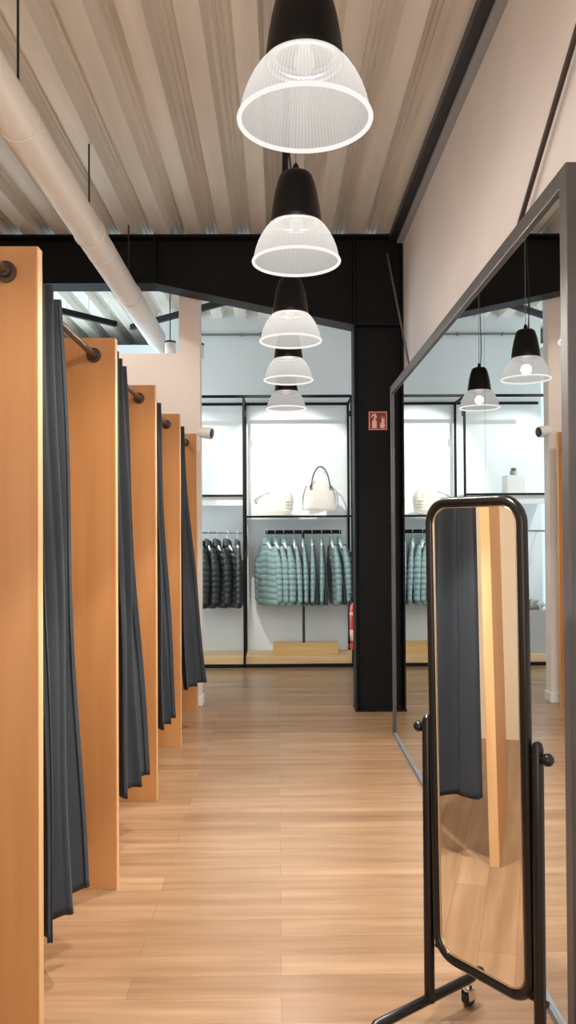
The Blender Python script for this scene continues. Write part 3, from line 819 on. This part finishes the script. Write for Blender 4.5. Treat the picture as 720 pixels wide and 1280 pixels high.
bm = NB(); tube(bm, [(-0.19, -0.05, 0.13), (-0.21, -0.07, 0.17), (-0.17, -0.085, 0.205), (-0.10, -0.08, 0.235), (-0.03, -0.06, 0.255)], 0.009, 10, flat=0.6); obj('strap', bm, M['knit'], t, True)
for q in range(4):
    bm = NB(); tube(bm, [(0.10, -0.098, 0.05 + q * 0.033), (0.15, -0.106, 0.065 + q * 0.033), (0.197, -0.055, 0.06 + q * 0.03)], [0.004, 0.008, 0.004], 10, flat=0.7); obj('fold', bm, M['bag'], t, True)
# white block with a small succulent (seen in the long mirror)
t = thing('display_block', 'white block on the higher shelf, seen in the big mirror', 'display block', (-0.935, 8.66, 1.818 + 0.012))
bm = NB(); box(bm, -0.10, 0.10, -0.10, 0.10, 0, 0.20, 0.004); obj('block', bm, M['white_block'], t)
t = thing('potted_succulent', 'small potted succulent on the white block', 'plant', (-0.935, 8.66, 2.030))
bm = NB(); lathe(bm, [(0, 0), (0.036, 0), (0.042, 0.05), (0.037, 0.05), (0.036, 0.042), (0, 0.042)], seg=24); obj('pot', bm, M['pot'], t, True)
bm = NB()
for k in range(16):
    a = k * 2.399; tilt = 0.25 + 0.045 * k; ln = 0.05
    d = Vector((math.cos(a) * math.sin(tilt), math.sin(a) * math.sin(tilt), math.cos(tilt)))
    tube(bm, [Vector((0, 0, 0.041)), Vector((0, 0, 0.041)) + d * ln * 0.5, Vector((0, 0, 0.041)) + d * ln], [0.006, 0.010, 0.002], 6)
obj('leaves', bm, M['leaf'], t, True)
# grey block with knit, seen in the long mirror
t = thing('display_block', 'tall grey block on the platform, seen low in the big mirror', 'display block', (-1.15, 8.68, 0.115))
bm = NB(); box(bm, -0.13, 0.13, -0.11, 0.12, 0, 0.46, 0.004); obj('block', bm, M['grey_block'], t)
bm = NB()
bmesh.ops.create_uvsphere(bm, u_segments=48, v_segments=24, radius=1.0)
for v in bm.verts:
    x, y, z = v.co
    r = 1 + 0.10 * math.sin(9 * x + 4 * y) + 0.08 * math.sin(13 * y - 7 * x + 5 * z)
    v.co = (x * 0.12 * r, y * 0.09 * r, max(0.0, 0.05 + z * 0.055 * r))
o = obj('folded_knit', bm, M['knit'], None, True, (-1.15, 8.68, 0.577))
tag(o, 'crumpled grey knit piece lying on the tall grey block', 'clothing')

# ------------------------------------------------------------------ light
def area(name, loc, rot, sx, sy_, e, col):
    d = bpy.data.lights.new(name, 'AREA'); d.shape = 'RECTANGLE'; d.size = sx; d.size_y = sy_; d.energy = e; d.color = col
    o = bpy.data.objects.new(name, d); COL.objects.link(o); o.location = loc; o.rotation_euler = rot
    return o
# unseen warm fill light added behind the camera
area('rear_fill', (-0.8, -2.8, 1.75), (math.radians(90), 0, 0), 3.4, 3.0, 70, (1.0, 0.90, 0.80))
# unseen cool fill light added at the left of the far bay
area('far_bay_fill', (-4.0, 8.3, 2.0), (math.radians(90), 0, math.radians(-90)), 3.6, 3.2, 190, (0.74, 0.91, 1.0))
def spot(loc, target, e, size, blend, col, r=0.02):
    d = bpy.data.lights.new('aimed_spot', 'SPOT'); d.energy = e; d.spot_size = math.radians(size); d.spot_blend = blend; d.color = col; d.shadow_soft_size = r
    o = bpy.data.objects.new('aimed_spot', d); COL.objects.link(o); o.location = loc
    o.rotation_euler = (Vector(target) - Vector(loc)).to_track_quat('-Z', 'Y').to_euler()
spot((-0.50, 7.12, 3.50), (0.22, 8.95, 1.80), 250, 46, 0.3, (1.0, 0.95, 0.86))
spot((-1.95, 7.3, 3.45), (-0.85, 8.95, 1.85), 150, 42, 0.35, (1.0, 0.95, 0.87))

# unseen spots added to brighten the cubicle back wall and the partition
spot((-1.75, 1.5, 3.3), (-2.6, 1.9, 1.2), 130, 100, 0.6, (1.0, 0.90, 0.76), 0.05)
spot((-1.75, 3.6, 3.3), (-2.6, 3.6, 1.2), 60, 100, 0.6, (1.0, 0.90, 0.76), 0.05)
spot((-1.75, 5.3, 3.4), (-1.5, 6.6, 2.2), 60, 90, 0.6, (1.0, 0.92, 0.84), 0.05)

wd = bpy.data.worlds.new('daylight'); scn.world = wd; wd.use_nodes = True
bg = wd.node_tree.nodes['Background']; bg.inputs[0].default_value = (0.88, 0.94, 1.0, 1); bg.inputs[1].default_value = 0.5

# ------------------------------------------------------------------ camera
cd = bpy.data.cameras.new('camera'); cam = bpy.data.objects.new('camera', cd); COL.objects.link(cam)
cd.sensor_fit = 'VERTICAL'; cd.sensor_height = 36.0; cd.lens = 36.0 * 1000.0 / 1280.0
cd.clip_start = 0.05
pitch = math.radians(0.7); yaw = -math.atan(12 / 1000.0); roll = math.radians(0.35)
Rm = Matrix.Rotation(yaw, 4, 'Z') @ Matrix.Rotation(math.radians(90) + pitch, 4, 'X') @ Matrix.Rotation(-roll, 4, 'Z')
cam.matrix_world = Matrix.Translation(CAM) @ Rm
cd.shift_y = (23 - 1000 * math.tan(pitch)) / 1280.0
scn.camera = cam

vs = scn.view_settings
vs.view_transform = 'Standard'; vs.look = 'None'; vs.gamma = 1.0; vs.exposure = 0.0; vs.use_curve_mapping = False
scn.cycles.use_denoising = True
scn.cycles.max_bounces = 14; scn.cycles.diffuse_bounces = 6; scn.cycles.glossy_bounces = 6; scn.cycles.transparent_max_bounces = 16; scn.cycles.transmission_bounces = 8
scn.cycles.sample_clamp_indirect = 6.0
scn.cycles.caustics_reflective = True
